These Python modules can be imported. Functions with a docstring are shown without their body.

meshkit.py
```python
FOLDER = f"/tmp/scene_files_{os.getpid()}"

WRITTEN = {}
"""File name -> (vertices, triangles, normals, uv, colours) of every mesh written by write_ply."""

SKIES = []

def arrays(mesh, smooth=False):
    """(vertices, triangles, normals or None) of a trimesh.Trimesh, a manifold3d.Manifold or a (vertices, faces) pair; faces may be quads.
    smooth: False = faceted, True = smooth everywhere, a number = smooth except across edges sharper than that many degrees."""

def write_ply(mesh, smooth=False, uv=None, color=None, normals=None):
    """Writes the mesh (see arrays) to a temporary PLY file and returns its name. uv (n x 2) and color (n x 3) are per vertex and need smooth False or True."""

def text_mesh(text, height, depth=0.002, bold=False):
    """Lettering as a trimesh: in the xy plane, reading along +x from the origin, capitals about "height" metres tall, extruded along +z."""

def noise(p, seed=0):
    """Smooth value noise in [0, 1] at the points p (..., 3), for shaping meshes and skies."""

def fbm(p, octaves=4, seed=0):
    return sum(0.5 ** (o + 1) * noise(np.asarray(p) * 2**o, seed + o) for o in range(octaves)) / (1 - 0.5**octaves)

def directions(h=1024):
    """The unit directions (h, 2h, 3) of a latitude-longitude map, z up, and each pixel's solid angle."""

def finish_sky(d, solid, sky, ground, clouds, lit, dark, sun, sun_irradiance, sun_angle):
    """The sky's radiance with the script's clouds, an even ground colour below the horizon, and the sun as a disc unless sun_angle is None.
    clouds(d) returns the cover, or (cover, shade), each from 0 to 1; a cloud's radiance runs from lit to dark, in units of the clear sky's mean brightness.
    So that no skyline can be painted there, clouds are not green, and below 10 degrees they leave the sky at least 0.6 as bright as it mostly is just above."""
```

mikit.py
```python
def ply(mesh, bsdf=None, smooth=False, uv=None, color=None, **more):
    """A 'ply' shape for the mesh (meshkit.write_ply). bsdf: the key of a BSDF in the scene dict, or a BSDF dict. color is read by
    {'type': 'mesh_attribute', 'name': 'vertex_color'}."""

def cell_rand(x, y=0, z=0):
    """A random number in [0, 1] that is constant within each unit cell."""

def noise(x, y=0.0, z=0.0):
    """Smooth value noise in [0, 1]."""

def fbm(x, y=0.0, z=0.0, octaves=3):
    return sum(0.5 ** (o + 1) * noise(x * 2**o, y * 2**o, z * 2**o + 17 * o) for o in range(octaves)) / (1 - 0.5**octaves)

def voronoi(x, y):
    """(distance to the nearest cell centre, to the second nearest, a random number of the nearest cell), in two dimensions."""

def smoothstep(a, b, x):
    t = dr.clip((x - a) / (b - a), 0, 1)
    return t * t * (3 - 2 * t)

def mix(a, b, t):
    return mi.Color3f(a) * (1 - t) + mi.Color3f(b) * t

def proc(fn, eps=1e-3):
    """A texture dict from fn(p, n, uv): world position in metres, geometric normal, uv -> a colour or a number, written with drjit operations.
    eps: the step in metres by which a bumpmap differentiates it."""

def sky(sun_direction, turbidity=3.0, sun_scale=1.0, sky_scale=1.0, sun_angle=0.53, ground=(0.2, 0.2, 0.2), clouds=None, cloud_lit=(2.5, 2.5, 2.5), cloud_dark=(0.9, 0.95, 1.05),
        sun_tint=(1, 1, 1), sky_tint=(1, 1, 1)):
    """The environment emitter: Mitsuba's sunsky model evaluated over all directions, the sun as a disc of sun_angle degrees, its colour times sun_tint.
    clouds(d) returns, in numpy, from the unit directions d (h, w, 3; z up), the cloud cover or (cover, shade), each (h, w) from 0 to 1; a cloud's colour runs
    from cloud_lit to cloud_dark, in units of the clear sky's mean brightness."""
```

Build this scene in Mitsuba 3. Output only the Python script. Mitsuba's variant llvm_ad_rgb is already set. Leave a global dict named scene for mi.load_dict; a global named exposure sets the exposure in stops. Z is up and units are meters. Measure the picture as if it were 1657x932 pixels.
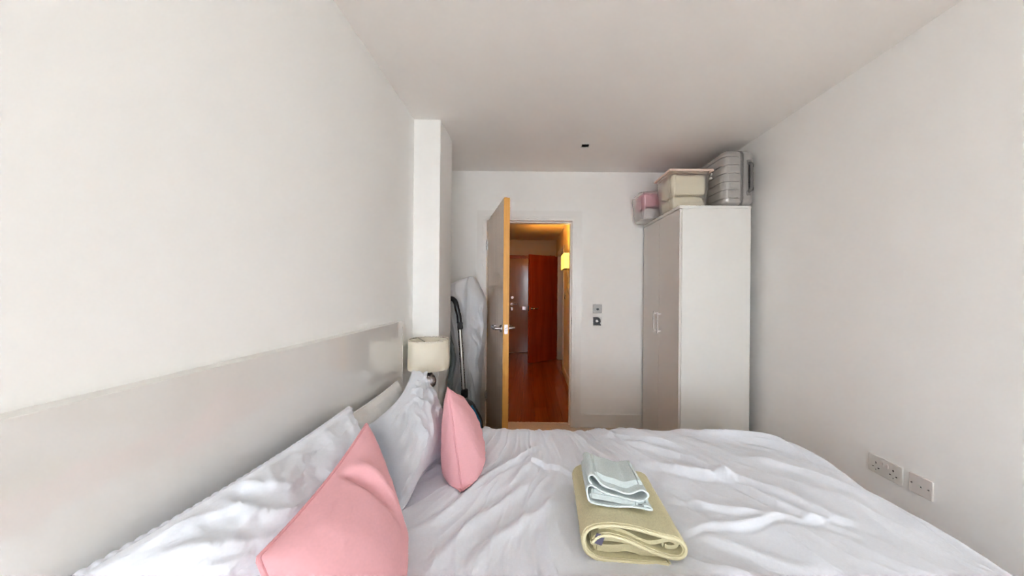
import math, random
import numpy as np, trimesh, mitsuba as mi, drjit as dr
import manifold3d as m3
import shapely.geometry as sg
import mikit, meshkit

random.seed(3)
RNG = np.random.default_rng(3)
T = mi.ScalarTransform4f
scene, labels = {}, {}

# ------------------------------------------------------------------ camera, sky, exposure
FPX = 515.0                                   # focal length in pixels of the 1657 px wide frame
ROLL = math.radians(0.5)
EYE = (0.0, 0.0, 1.34)
exposure = -0.13
scene['camera'] = {
    'type': 'perspective', 'fov_axis': 'x', 'fov': 2 * math.degrees(math.atan(828.5 / FPX)),
    'near_clip': 0.02, 'far_clip': 200.0,
    'principal_point_offset_x': -28.5 / 1657, 'principal_point_offset_y': -3.0 / 932,
    'to_world': T().look_at(origin=EYE, target=[EYE[0], EYE[1] + 1, EYE[2]], up=[-math.sin(ROLL), 0, math.cos(ROLL)]),
}
SKY_SCALE = 74.0
scene['sky'] = mikit.sky((0.3, 0.5, 0.8), turbidity=4.0, sun_scale=0.0, sky_scale=SKY_SCALE, ground=(0.52, 0.51, 0.49),
                         clouds=lambda d: (np.full(d.shape[:2], 1.0), 0.5 * meshkit.fbm(d * 3.0, 3, 5)),
                         cloud_lit=(1.40, 1.51, 1.64), cloud_dark=(0.94, 1.01, 1.10))

# ------------------------------------------------------------------ materials
noise, fbm, mix, sstep = mikit.noise, mikit.fbm, mikit.mix, mikit.smoothstep


def mat(name, d, two=True):
    scene['mat_' + name] = {'type': 'twosided', 'inner': d} if two else d
    return 'mat_' + name


def rgb(*c):
    return {'type': 'rgb', 'value': list(c)}


def prin(color, rough=0.5, **k):
    return {'type': 'principled', 'base_color': color if isinstance(color, dict) else rgb(*color), 'roughness': rough, **k}


def diffuse(color):
    return {'type': 'diffuse', 'reflectance': color if isinstance(color, dict) else rgb(*color)}


def paint_tex(c, amt=0.012, f=2.5):
    def fn(p, n, uv):
        v = fbm(p.x * f, p.y * f, p.z * f, 3)
        return mi.Color3f(*c) * (1 - amt + 2 * amt * v)
    return mikit.proc(fn)


def wood_tex(dark, light, axis='z', scale=1.0):
    def fn(p, n, uv):
        a, b, c = {'z': (p.x + 0.3 * p.y, p.y - p.x, p.z), 'y': (p.x, p.z, p.y), 'x': (p.y, p.z, p.x)}[axis]
        w = fbm(a * 9 * scale, b * 9 * scale, c * 0.9 * scale, 3)
        g = fbm(a * 130 * scale + w * 6, b * 130 * scale, c * 2.2 * scale, 2)
        s = 0.5 + 0.5 * dr.sin((a * 34 * scale + w * 9))
        t = dr.clip(0.45 * g + 0.35 * w + 0.2 * s, 0, 1)
        return mix(dark, light, sstep(0.2, 0.8, t))
    return mikit.proc(fn)


def cloth_tex(c, f=260.0, amt=0.05):
    def fn(p, n, uv):
        v = noise(p.x * f, p.y * f, p.z * f)
        w = fbm(p.x * 5, p.y * 5, p.z * 5, 2)
        return mi.Color3f(*c) * (1 - amt + amt * v + 0.03 * (w - 0.5))
    return mikit.proc(fn)


def terry(p, n, uv):
    return noise(p.x * 420, p.y * 420, p.z * 420) * 0.7 + 0.5 * noise(p.x * 150, p.y * 150, p.z * 150)


M_WALL = mat('wall', diffuse(paint_tex((0.904, 0.903, 0.888))))
M_CEIL = mat('ceiling', diffuse(paint_tex((0.91, 0.885, 0.855))))
M_TRIM = mat('trim', prin((0.86, 0.85, 0.83), 0.35, specular=0.4))
M_CARPET = mat('carpet', diffuse(cloth_tex((0.60, 0.50, 0.40), 300.0, 0.18)))
M_HALLWALL = mat('hall_wall', diffuse(paint_tex((0.81, 0.70, 0.55))))
M_FLOOR = [mat('board_a', prin(wood_tex((0.11, 0.028, 0.006), (0.165, 0.045, 0.010), 'y'), 0.22, specular=0.5)),
           mat('board_b', prin(wood_tex((0.12, 0.032, 0.007), (0.18, 0.050, 0.011), 'y', 1.15), 0.22, specular=0.5)),
           mat('board_c', prin(wood_tex((0.10, 0.025, 0.006), (0.15, 0.040, 0.009), 'y', 0.9), 0.25, specular=0.5))]
M_VENEER = mat('veneer', prin(wood_tex((0.40, 0.295, 0.22), (0.49, 0.37, 0.285), 'z'), 0.16, specular=0.8))
M_LIP = mat('lipping', prin(wood_tex((0.58, 0.27, 0.055), (0.72, 0.37, 0.085), 'z', 1.3), 0.3))
M_MAHOG = mat('mahogany', prin(wood_tex((0.21, 0.022, 0.006), (0.33, 0.048, 0.012), 'z'), 0.3))
M_DARKDOOR = mat('dark_door', prin(wood_tex((0.27, 0.13, 0.08), (0.36, 0.18, 0.11), 'z'), 0.14, specular=0.8))
M_CHROME = mat('chrome', {'type': 'roughconductor', 'material': 'Cr', 'alpha': 0.12, 'specular_reflectance': rgb(1.0, 1.0, 1.0)})
M_STEEL = mat('steel', {'type': 'roughconductor', 'material': 'Al', 'alpha': 0.22, 'specular_reflectance': rgb(0.70, 0.685, 0.67)})
M_SATIN = mat('satin_steel', prin((0.42, 0.415, 0.405), 0.4, metallic=0.2))
M_BRASS = mat('brass', {'type': 'roughconductor', 'material': 'Au', 'alpha': 0.2, 'specular_reflectance': rgb(0.9, 0.85, 0.8)})
M_BLACK = mat('black_plastic', prin((0.018, 0.018, 0.02), 0.35))
M_DARKGREY = mat('dark_grey', prin((0.07, 0.075, 0.08), 0.45))
M_HOSE = mat('hose', prin((0.13, 0.155, 0.16), 0.5))
M_BLUE = mat('blue_plastic', prin((0.035, 0.22, 0.42), 0.2, clearcoat=0.6, clearcoat_gloss=0.9))
M_LACQUER = mat('lacquer', {'type': 'plastic', 'diffuse_reflectance': paint_tex((0.79, 0.775, 0.745)), 'int_ior': 1.85, 'nonlinear': False})
M_WARD = mat('wardrobe', prin(paint_tex((0.80, 0.80, 0.782)), 0.4, specular=0.35))
M_WARDDOOR = mat('wardrobe_door', prin(paint_tex((0.735, 0.71, 0.68)), 0.3, specular=0.4))
M_COTTON = mat('cotton', prin(cloth_tex((0.72, 0.75, 0.815)), 0.85, specular=0.15, sheen=0.25))
M_PILLOW = mat('pillow_cotton', prin(cloth_tex((0.72, 0.755, 0.82)), 0.85, specular=0.15, sheen=0.25))
M_GREYPIL = mat('pillow_grey', prin(cloth_tex((0.72, 0.71, 0.69)), 0.85, specular=0.1))
M_PINK = mat('pink_cotton', prin(cloth_tex((0.70, 0.365, 0.395)), 0.85, specular=0.15, sheen=0.3))
M_PINKPIPE = mat('pink_piping', prin(cloth_tex((0.66, 0.32, 0.35)), 0.85, specular=0.1))
M_TOWELY = mat('towel_yellow', {'type': 'bumpmap', 'arbitrary': mikit.proc(terry, 5e-4), 'scale': 0.0016,
                                'bsdf': prin(cloth_tex((0.60, 0.555, 0.36), 330.0, 0.16), 0.95, specular=0.05, sheen=0.4)})
M_TOWELYHEM = mat('towel_yellow_hem', prin(cloth_tex((0.70, 0.65, 0.44), 330.0, 0.08), 0.9, specular=0.05))
M_TOWELG = mat('towel_green', {'type': 'bumpmap', 'arbitrary': mikit.proc(terry, 5e-4), 'scale': 0.0016,
                               'bsdf': prin(cloth_tex((0.56, 0.63, 0.63), 330.0, 0.14), 0.95, specular=0.05, sheen=0.4)})
M_TOWELGHEM = mat('towel_green_hem', prin(cloth_tex((0.66, 0.74, 0.75), 330.0, 0.08), 0.9, specular=0.05))
M_SHADE = mat('shade', prin(cloth_tex((0.90, 0.85, 0.72), 420.0, 0.06), 0.9, specular=0.1))
M_DRAPE = mat('draped_duvet', prin(cloth_tex((0.87, 0.90, 0.95)), 0.85, specular=0.15, sheen=0.2))
M_CASE = mat('suitcase', prin((0.48, 0.46, 0.44), 0.28, metallic=0.3, specular=0.5))
M_CASEBAND = mat('suitcase_band', prin((0.27, 0.255, 0.245), 0.35, metallic=0.2))
M_CASEGREY = mat('suitcase_handle', prin((0.16, 0.15, 0.145), 0.4))
M_TUB = mat('tub', {'type': 'blendbsdf', 'weight': 0.16, 'first': {'type': 'thindielectric', 'int_ior': 1.4}, 'second': {'type': 'twosided', 'inner': diffuse((0.80, 0.78, 0.74))}}, two=False)
M_LID = mat('lid', prin((0.84, 0.66, 0.57), 0.4))
M_CREAM = mat('cream_cloth', prin(cloth_tex((0.80, 0.74, 0.58)), 0.9, specular=0.05))
M_ROSE = mat('rose_cloth', prin(cloth_tex((0.62, 0.27, 0.34)), 0.9, specular=0.05))
M_PALEGREY = mat('pale_grey_cloth', prin(cloth_tex((0.62, 0.60, 0.61)), 0.9, specular=0.05))
M_WHITEPL = mat('white_plastic', prin((0.74, 0.74, 0.72), 0.3, specular=0.5))
M_WHITEPL2 = mat('white_plastic_warm', prin((0.76, 0.73, 0.715), 0.3, specular=0.5))
M_SLOT = mat('slot', diffuse((0.02, 0.02, 0.02)))
M_BEDBASE = mat('bed_base', diffuse(cloth_tex((0.45, 0.42, 0.38))))
M_TAG = mat('tag', diffuse((0.13, 0.12, 0.17)))

# ------------------------------------------------------------------ mesh helpers


def add(key, mesh, m, smooth=False, **more):
    base, k = key, 0
    while key in scene:
        k += 1
        key = f'{base}_{k:03d}'
    scene[key] = mikit.ply(mesh, m, smooth=smooth, **more)
    return key


def tag(key, label, category=None, group=None, kind=None):
    e = {'label': label}
    if category: e['category'] = category
    if group: e['group'] = group
    if kind: e['kind'] = kind
    labels[key] = e
    return key


def struct(key, mesh, m, label=None, smooth=False):
    k = add(key, mesh, m, smooth)
    labels[k] = {'kind': 'structure', **({'label': label} if label else {})}
    return k


def structroot(key, label):
    labels[key] = {'kind': 'structure', 'label': label}


def box(x0, x1, y0, y1, z0, z1):
    b = trimesh.creation.box(extents=(x1 - x0, y1 - y0, z1 - z0))
    b.apply_translation(((x0 + x1) / 2, (y0 + y1) / 2, (z0 + z1) / 2))
    return b


def cat(*ms):
    return trimesh.util.concatenate([m if isinstance(m, trimesh.Trimesh) else totri(m) for m in ms])


def totri(mf):
    m = mf.to_mesh()
    return trimesh.Trimesh(np.array(m.vert_properties[:, :3]), np.array(m.tri_verts), process=False)


def mbox(x0, x1, y0, y1, z0, z1):
    return m3.Manifold.cube((x1 - x0, y1 - y0, z1 - z0)).translate((x0, y0, z0))


def cbox(x0, x1, y0, y1, z0, z1, r=0.003):
    """A box with chamfered edges."""
    cx = [(x0 + r, x1 - r, y0 + r, y1 - r, z0, z1), (x0 + r, x1 - r, y0, y1, z0 + r, z1 - r), (x0, x1, y0 + r, y1 - r, z0 + r, z1 - r)]
    pts = [(x, y, z) for a in cx for x in a[:2] for y in a[2:4] for z in a[4:]]
    return totri(m3.Manifold.hull_points(np.array(pts, float)))


def rbox(x0, x1, y0, y1, z0, z1, r=0.02, seg=20):
    """A box with rounded edges, as a Manifold."""
    s = m3.Manifold.sphere(r, seg)
    return m3.Manifold.batch_hull([s.translate((x, y, z)) for x in (x0 + r, x1 - r) for y in (y0 + r, y1 - r) for z in (z0 + r, z1 - r)])


def spline(pts, n=60, closed=False):
    from scipy.interpolate import CubicSpline
    p = np.asarray(pts, float)
    if closed:
        p = np.vstack([p, p[:1]])
    d = np.r_[0, np.cumsum(np.linalg.norm(np.diff(p, axis=0), axis=1))]
    cs = CubicSpline(d, p, bc_type='periodic' if closed else 'natural')
    return cs(np.linspace(0, d[-1], n, endpoint=not closed))


def tube(points, radius, sides=12, closed=False):
    p = np.asarray(points, float)
    n = len(p)
    r = np.broadcast_to(np.asarray(radius, float), (n,))
    if closed:
        t = np.roll(p, -1, 0) - np.roll(p, 1, 0)
    else:
        t = np.gradient(p, axis=0)
    t /= np.linalg.norm(t, axis=1, keepdims=True) + 1e-12
    a = np.cross(t[0], [0, 0, 1.0])
    if np.linalg.norm(a) < 0.2:
        a = np.cross(t[0], [1.0, 0, 0])
    A = []
    for k in range(n):
        a = a - t[k] * (a @ t[k])
        a /= np.linalg.norm(a)
        A.append(a)
    A = np.array(A)
    B = np.cross(t, A)
    ang = np.arange(sides) * 2 * np.pi / sides
    v = p[:, None] + r[:, None, None] * (np.cos(ang)[None, :, None] * A[:, None] + np.sin(ang)[None, :, None] * B[:, None])
    m = n if closed else n - 1
    i, j = np.meshgrid(np.arange(m), np.arange(sides), indexing='ij')
    i2 = (i + 1) % n
    j2 = (j + 1) % sides
    q = np.stack([i * sides + j, i2 * sides + j, i2 * sides + j2, i * sides + j2], -1).reshape(-1, 4)
    f = np.vstack([q[:, [0, 2, 1]], q[:, [0, 3, 2]]])
    v = v.reshape(-1, 3)
    if not closed:
        c0, c1 = len(v), len(v) + 1
        v = np.vstack([v, p[:1], p[-1:]])
        jj = np.arange(sides)
        f = np.vstack([f, np.stack([jj * 0 + c0, jj, (jj + 1) % sides], 1), np.stack([jj * 0 + c1, (n - 1) * sides + (jj + 1) % sides, (n - 1) * sides + jj], 1)])
    me = trimesh.Trimesh(v, f, process=False)
    if me.volume < 0:
        me.invert()
    return me


def lathe(profile, center, sides=48):
    """Revolve a (radius, z) profile about the vertical through center."""
    pr = np.asarray(profile, float)
    m = trimesh.creation.revolve(pr, sections=sides)
    m.apply_translation(center)
    return m


def cyl(p0, p1, r, sides=24):
    return tube(np.array([p0, p1], float), r, sides)


def extrude(poly, depth):
    return trimesh.creation.extrude_polygon(poly, depth, engine='earcut')


def grid_faces(nu, nv, off=0, flip=False):
    i, j = np.meshgrid(np.arange(nu - 1), np.arange(nv - 1), indexing='ij')
    a = (i * nv + j).ravel() + off
    q = np.stack([a, a + nv, a + nv + 1, a + 1], 1)
    if flip:
        q = q[:, ::-1]
    return np.vstack([q[:, [0, 1, 2]], q[:, [0, 2, 3]]])


def ridged(p, seed=0, octaves=3):
    out, a, tot = 0, 1.0, 0
    for o in range(octaves):
        n = meshkit.noise(np.asarray(p) * 2 ** o + 7.3 * o, seed + o)
        out = out + a * (1 - np.abs(2 * n - 1))
        tot += a
        a *= 0.5
    return out / tot


# ------------------------------------------------------------------ room shell
XL, XR, YB, YR, H = -0.80, 1.70, 3.12, -3.40, 2.50
WT = 0.12
struct('wall_left', box(XL - WT, XL, YR - WT, YB + WT, -0.1, H + 0.1), M_WALL, 'plain cream white wall behind the headboard')
struct('wall_right', box(XR, XR + WT, YR - WT, YB + WT, -0.1, H + 0.1), M_WALL, 'plain cream white wall with the socket plates')
DX0, DX1, DZ = -0.425, 0.415, 2.02           # the doorway in the back wall
struct('wall_back', cat(box(XL, DX0 - 0.03, YB, YB + WT, -0.1, H + 0.1), box(DX1 + 0.03, XR, YB, YB + WT, -0.1, H + 0.1), box(DX0 - 0.03, DX1 + 0.03, YB, YB + WT, DZ + 0.03, H + 0.1)), M_WALL, 'cream white wall around the open doorway')
struct('wall_pillar', box(XL, -0.62, 2.18, 2.50, 0, H), M_WALL, 'square white wall pillar standing out from the left wall')
WX0, WX1, WZ0, WZ1 = -0.74, 1.10, 0.10, 2.42   # the window behind the camera
struct('wall_rear', cat(box(XL, WX0, YR - WT, YR, -0.1, H + 0.1), box(WX1, XR, YR - WT, YR, -0.1, H + 0.1), box(WX0, WX1, YR - WT, YR, -0.1, WZ0), box(WX0, WX1, YR - WT, YR, WZ1, H + 0.1)), M_WALL, 'cream white wall around the large window')
fr = [box(WX0, WX0 + 0.05, YR - 0.09, YR - 0.03, WZ0, WZ1), box(WX1 - 0.05, WX1, YR - 0.09, YR - 0.03, WZ0, WZ1), box(WX0 + 0.05, WX1 - 0.05, YR - 0.09, YR - 0.03, WZ0, WZ0 + 0.05), box(WX0 + 0.05, WX1 - 0.05, YR - 0.09, YR - 0.03, WZ1 - 0.05, WZ1), box(0.155, 0.205, YR - 0.09, YR - 0.03, WZ0 + 0.05, WZ1 - 0.05)]
struct('window_1', cat(*fr), M_TRIM, 'large white framed window')
# ceiling with the square hole of the downlight
LX, LY, LS = 0.437, 2.555, 0.029
struct('ceiling', totri(mbox(XL - WT, XR + WT, YR - WT, YB + WT, H, H + 0.15) - mbox(LX - LS, LX + LS, LY - LS, LY + LS, H - 0.01, H + 0.10)), M_CEIL, 'plain off white ceiling')
struct('floor', box(XL - WT, XR + WT, YR - WT, YB + 0.085, -0.12, 0.0), M_CARPET, 'beige carpet')

# downlight
can = mbox(LX - LS + 0.001, LX + LS - 0.001, LY - LS + 0.001, LY + LS - 0.001, H + 0.004, H + 0.095) - mbox(LX - LS + 0.004, LX + LS - 0.004, LY - LS + 0.004, LY + LS - 0.004, H - 0.01, H + 0.09)
add('ceiling_downlight__housing', totri(can), M_SLOT)
rim = mbox(LX - LS - 0.007, LX + LS + 0.007, LY - LS - 0.007, LY + LS + 0.007, H - 0.003, H - 0.0002) - mbox(LX - LS, LX + LS, LY - LS, LY + LS, H - 0.01, H + 0.01)
add('ceiling_downlight__rim', totri(rim), M_TRIM)
tag('ceiling_downlight', 'small square recessed downlight, unlit and dark, with a thin white rim in the ceiling', 'light')


def skirting(key, x0, x1, y0, y1, m=M_TRIM, h=0.13, label='white painted skirting board'):
    struct(key, cat(cbox(x0, x1, y0, y1, 0, h, 0.004)), m, label)


skirting('baseboard_back', DX1 + 0.085, XR - 0.001, YB - 0.016, YB - 0.0005, label='white skirting board right of the doorway')
skirting('baseboard_right', XR - 0.016, XR - 0.0005, YR + 0.001, YB - 0.018, label='white skirting board along the right wall')
skirting('baseboard_left', XL + 0.0005, XL + 0.016, 1.925, 2.178, label='white skirting board along the headboard wall')
skirting('baseboard_alcove', XL + 0.018, DX0 - 0.085, YB - 0.016, YB - 0.0005, label='white skirting board in the alcove left of the doorway')

# bedroom door frame: linings, stops, architraves
fz = DZ
lin = [box(DX0 - 0.028, DX0, YB - 0.004, YB + WT + 0.004, 0, fz + 0.028), box(DX1, DX1 + 0.028, YB - 0.004, YB + WT + 0.004, 0, fz + 0.028), box(DX0, DX1, YB - 0.004, YB + WT + 0.004, fz, fz + 0.028)]
stp = [box(DX0, DX0 + 0.013, YB + 0.046, YB + WT, 0, fz), box(DX1 - 0.013, DX1, YB + 0.046, YB + WT, 0, fz), box(DX0 + 0.013, DX1 - 0.013, YB + 0.046, YB + WT, fz - 0.013, fz)]
AW = 0.072


def architrave(x0, x1, z1, y, sgn):
    """Mitred casing around an opening on the face y of a wall, standing proud towards sgn."""
    a, b = (y - 0.016, y - 0.0005) if sgn < 0 else (y + 0.0005, y + 0.016)
    outer = mbox(x0 - AW, x1 + AW, a, b, 0, z1 + AW) - mbox(x0, x1, a - 0.01, b + 0.01, -0.01, z1)
    c, d = (a + 0.0, a + 0.006) if sgn < 0 else (b - 0.006, b)
    step = mbox(x0 - 0.014, x1 + 0.014, c - 0.001, d, -0.01, z1 + 0.014) - mbox(x0 - 0.0, x1 + 0.0, a - 0.02, b + 0.02, -0.02, z1)
    return totri(outer - step)


structroot('trim_1', 'white painted door frame of the bedroom doorway')
add('trim_1__lining', cat(*lin), M_TRIM)
add('trim_1__stop', cat(*stp), M_TRIM)
add('trim_1__architrave', architrave(DX0 - 0.020, DX1 + 0.020, fz + 0.020, YB, -1), M_TRIM)
add('trim_1__architrave', architrave(DX0 - 0.020, DX1 + 0.020, fz + 0.020, YB + WT, 1), M_TRIM)
k = add('trim_1__strike_plate', box(DX1 - 0.0012, DX1 + 0.0005, YB + 0.012, YB + 0.034, 1.005, 1.07), M_DARKGREY)
labels[k] = {'label': 'small dark strike plate'}

# ------------------------------------------------------------------ the bedroom door leaf, open into the room
HX, HY = -0.412, 3.098                        # left face at the hinge
FX, FY = -0.190, 2.300                        # left face at the free edge
D = np.array([FX - HX, FY - HY]); WL = float(np.linalg.norm(D)); D /= WL
NL = np.array([D[1], -D[0]])                  # out of the left face (towards -x)


def leaf_frame(hx, hy, d, nl):
    """Local x along the leaf from the hinge, local y out of the left face, local z up."""
    m = np.eye(4)
    m[:2, 0], m[:2, 1], m[:2, 3] = d, nl, (hx, hy)
    return m


LF = leaf_frame(HX, HY, D, NL)


def put(mesh, m):
    me = mesh.copy()
    me.apply_transform(m)
    if np.linalg.det(m[:3, :3]) < 0:
        me.invert()
    return me


def lever(x, z, y, sgn, dirx=-1.0, L=0.115):
    """Lever handle on a leaf face at local y, pointing along dirx."""
    rose = cyl((x, y, z), (x, y + sgn * 0.009, z), 0.026, 28)
    p = spline([(x, y + sgn * 0.005, z), (x, y + sgn * 0.034, z), (x + dirx * 0.006, y + sgn * 0.049, z), (x + dirx * 0.03, y + sgn * 0.054, z), (x + dirx * 0.08, y + sgn * 0.054, z), (x + dirx * L, y + sgn * 0.052, z + 0.002)], 34)
    end = spline([(x + dirx * L, y + sgn * 0.052, z + 0.002), (x + dirx * (L + 0.012), y + sgn * 0.046, z + 0.004), (x + dirx * (L + 0.014), y + sgn * 0.02, z + 0.006)], 10)
    return rose, cat(tube(p, 0.0095, 14), tube(end, 0.0092, 12))


TH, DT = 0.044, 2.008
structroot('door_1', 'brown veneered bedroom door standing open into the room, orange wood edge towards the camera')
add('door_1__leaf', put(cbox(0.0, WL - 0.007, -TH, 0.0, 0.012, DT, 0.0012), LF), M_VENEER)
k = add('door_1__edge_band', put(cbox(WL - 0.007, WL, -TH, 0.0, 0.012, DT, 0.0012), LF), M_LIP)
labels[k] = {'label': 'orange wood lipping'}
HZ = 1.052
for y, s in ((0.0, 1), (-TH, -1)):
    rose, bar = lever(WL - 0.062, HZ, y, s)
    a = add('door_1__handle', put(bar, LF), M_CHROME, 40)
    labels[a] = {'label': 'chrome lever handle'}
    add(a + '__rose', put(rose, LF), M_CHROME, 40)
k = add('door_1__latch_plate', put(cat(box(WL - 0.0005, WL + 0.0015, -0.035, -0.009, HZ - 0.034, HZ + 0.034)), LF), M_CHROME)
labels[k] = {'label': 'chrome latch plate'}
add(k + '__latch', put(rbox(WL, WL + 0.010, -0.029, -0.015, HZ - 0.010, HZ + 0.010, 0.003, 12).to_mesh() and totri(rbox(WL, WL + 0.010, -0.029, -0.015, HZ - 0.010, HZ + 0.010, 0.003, 12)), LF), M_CHROME)
for z in (0.30, 1.77):
    kn = [cyl((HX - 0.006, HY + 0.004, z - 0.05 + 0.0205 * q), (HX - 0.006, HY + 0.004, z - 0.05 + 0.0205 * q + 0.0185), 0.0085, 16) for q in range(5)]
    pl = put(box(0.0, 0.032, 0.0002, 0.002, z - 0.05, z + 0.05), LF)
    k = add('door_1__hinge', cat(*kn, pl), M_STEEL, 40)
    labels[k] = {'label': 'steel hinge'}

# ------------------------------------------------------------------ hallway
hx0, hx1, hy0, hy1, hh = -0.95, 0.56, YB + WT, 6.77, 2.40
ry0, ry1, rz = 5.25, 6.17, 2.00               # side doorway in the hallway's right wall
struct('wall_hallway_left', box(hx0 - WT, hx0, hy0, hy1 + WT, -0.1, hh + 0.1), M_HALLWALL, 'hallway wall on the left')
struct('wall_hallway_right', cat(box(hx1, hx1 + WT, hy0, ry0, -0.1, hh + 0.1), box(hx1, hx1 + WT, ry1, hy1 + WT, -0.1, hh + 0.1), box(hx1, hx1 + WT, ry0, ry1, rz, hh + 0.1)), M_HALLWALL, 'hallway wall with the lit wall lamp')
struct('wall_hallway_end', cat(box(hx0, hx1, hy1, hy1 + WT, -0.1, hh + 0.1)), M_HALLWALL, 'hallway end wall above the front door')
struct('ceiling_hallway', box(hx0 - WT, 1.9, hy0, hy1 + WT, hh, hh + 0.12), M_HALLWALL, 'hallway ceiling')
struct('wall_side_room', cat(box(1.8, 1.9, 4.4, hy1 + WT, -0.1, hh), box(hx1 + WT, 1.8, 4.4, 4.5, -0.1, hh), box(hx1 + WT, 1.8, hy1, hy1 + WT, -0.1, hh)), M_HALLWALL, 'walls of the dark room beside the hallway')
# the wooden boards of the hallway floor
structroot('floor_hallway', 'polished red brown wooden hallway floor')
add('floor_hallway', box(hx0 - WT, 1.9, YB + 0.085, hy1 + WT, -0.12, -0.012), M_SLOT)
bw, nb = 0.145, 0
xs = np.arange(hx0, hx1 + 1e-6, bw)
for i, x in enumerate(list(xs)):
    x1 = min(x + bw, hx1)
    y = YB + 0.087 - random.random() * 0.9
    while y < hy1 - 0.02:
        a, b = max(y, YB + 0.087), min(y + 1.25, hy1 - 0.002)
        if b - a > 0.03:
            add('floor_hallway__board', cbox(x + 0.0008, x1 - 0.0008, a + 0.0008, b - 0.0008, -0.012, -0.0004 * random.random(), 0.0012), M_FLOOR[random.randrange(3)])
        y += 1.25
add('floor_hallway__side_boards', box(hx1, 1.8, ry0 - 0.75, hy1, -0.012, -0.0005), M_FLOOR[2])
k = add('floor__threshold_strip', cbox(DX0 + 0.014, DX1 - 0.014, YB + 0.072, YB + 0.098, -0.002, 0.005, 0.002), M_CARPET)
for n_, a in {'left': (hx0 + 0.0005, hx0 + 0.016, hy0 + 0.02, hy1 - 0.02), 'right_near': (hx1 - 0.016, hx1 - 0.0005, hy0 + 0.02, ry0 - 0.08), 'right_far': (hx1 - 0.016, hx1 - 0.0005, ry1 + 0.08, hy1 - 0.02)}.items():
    skirting('baseboard_hallway_' + n_, *a, h=0.12, label='white skirting board along the hallway wall')
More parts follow.
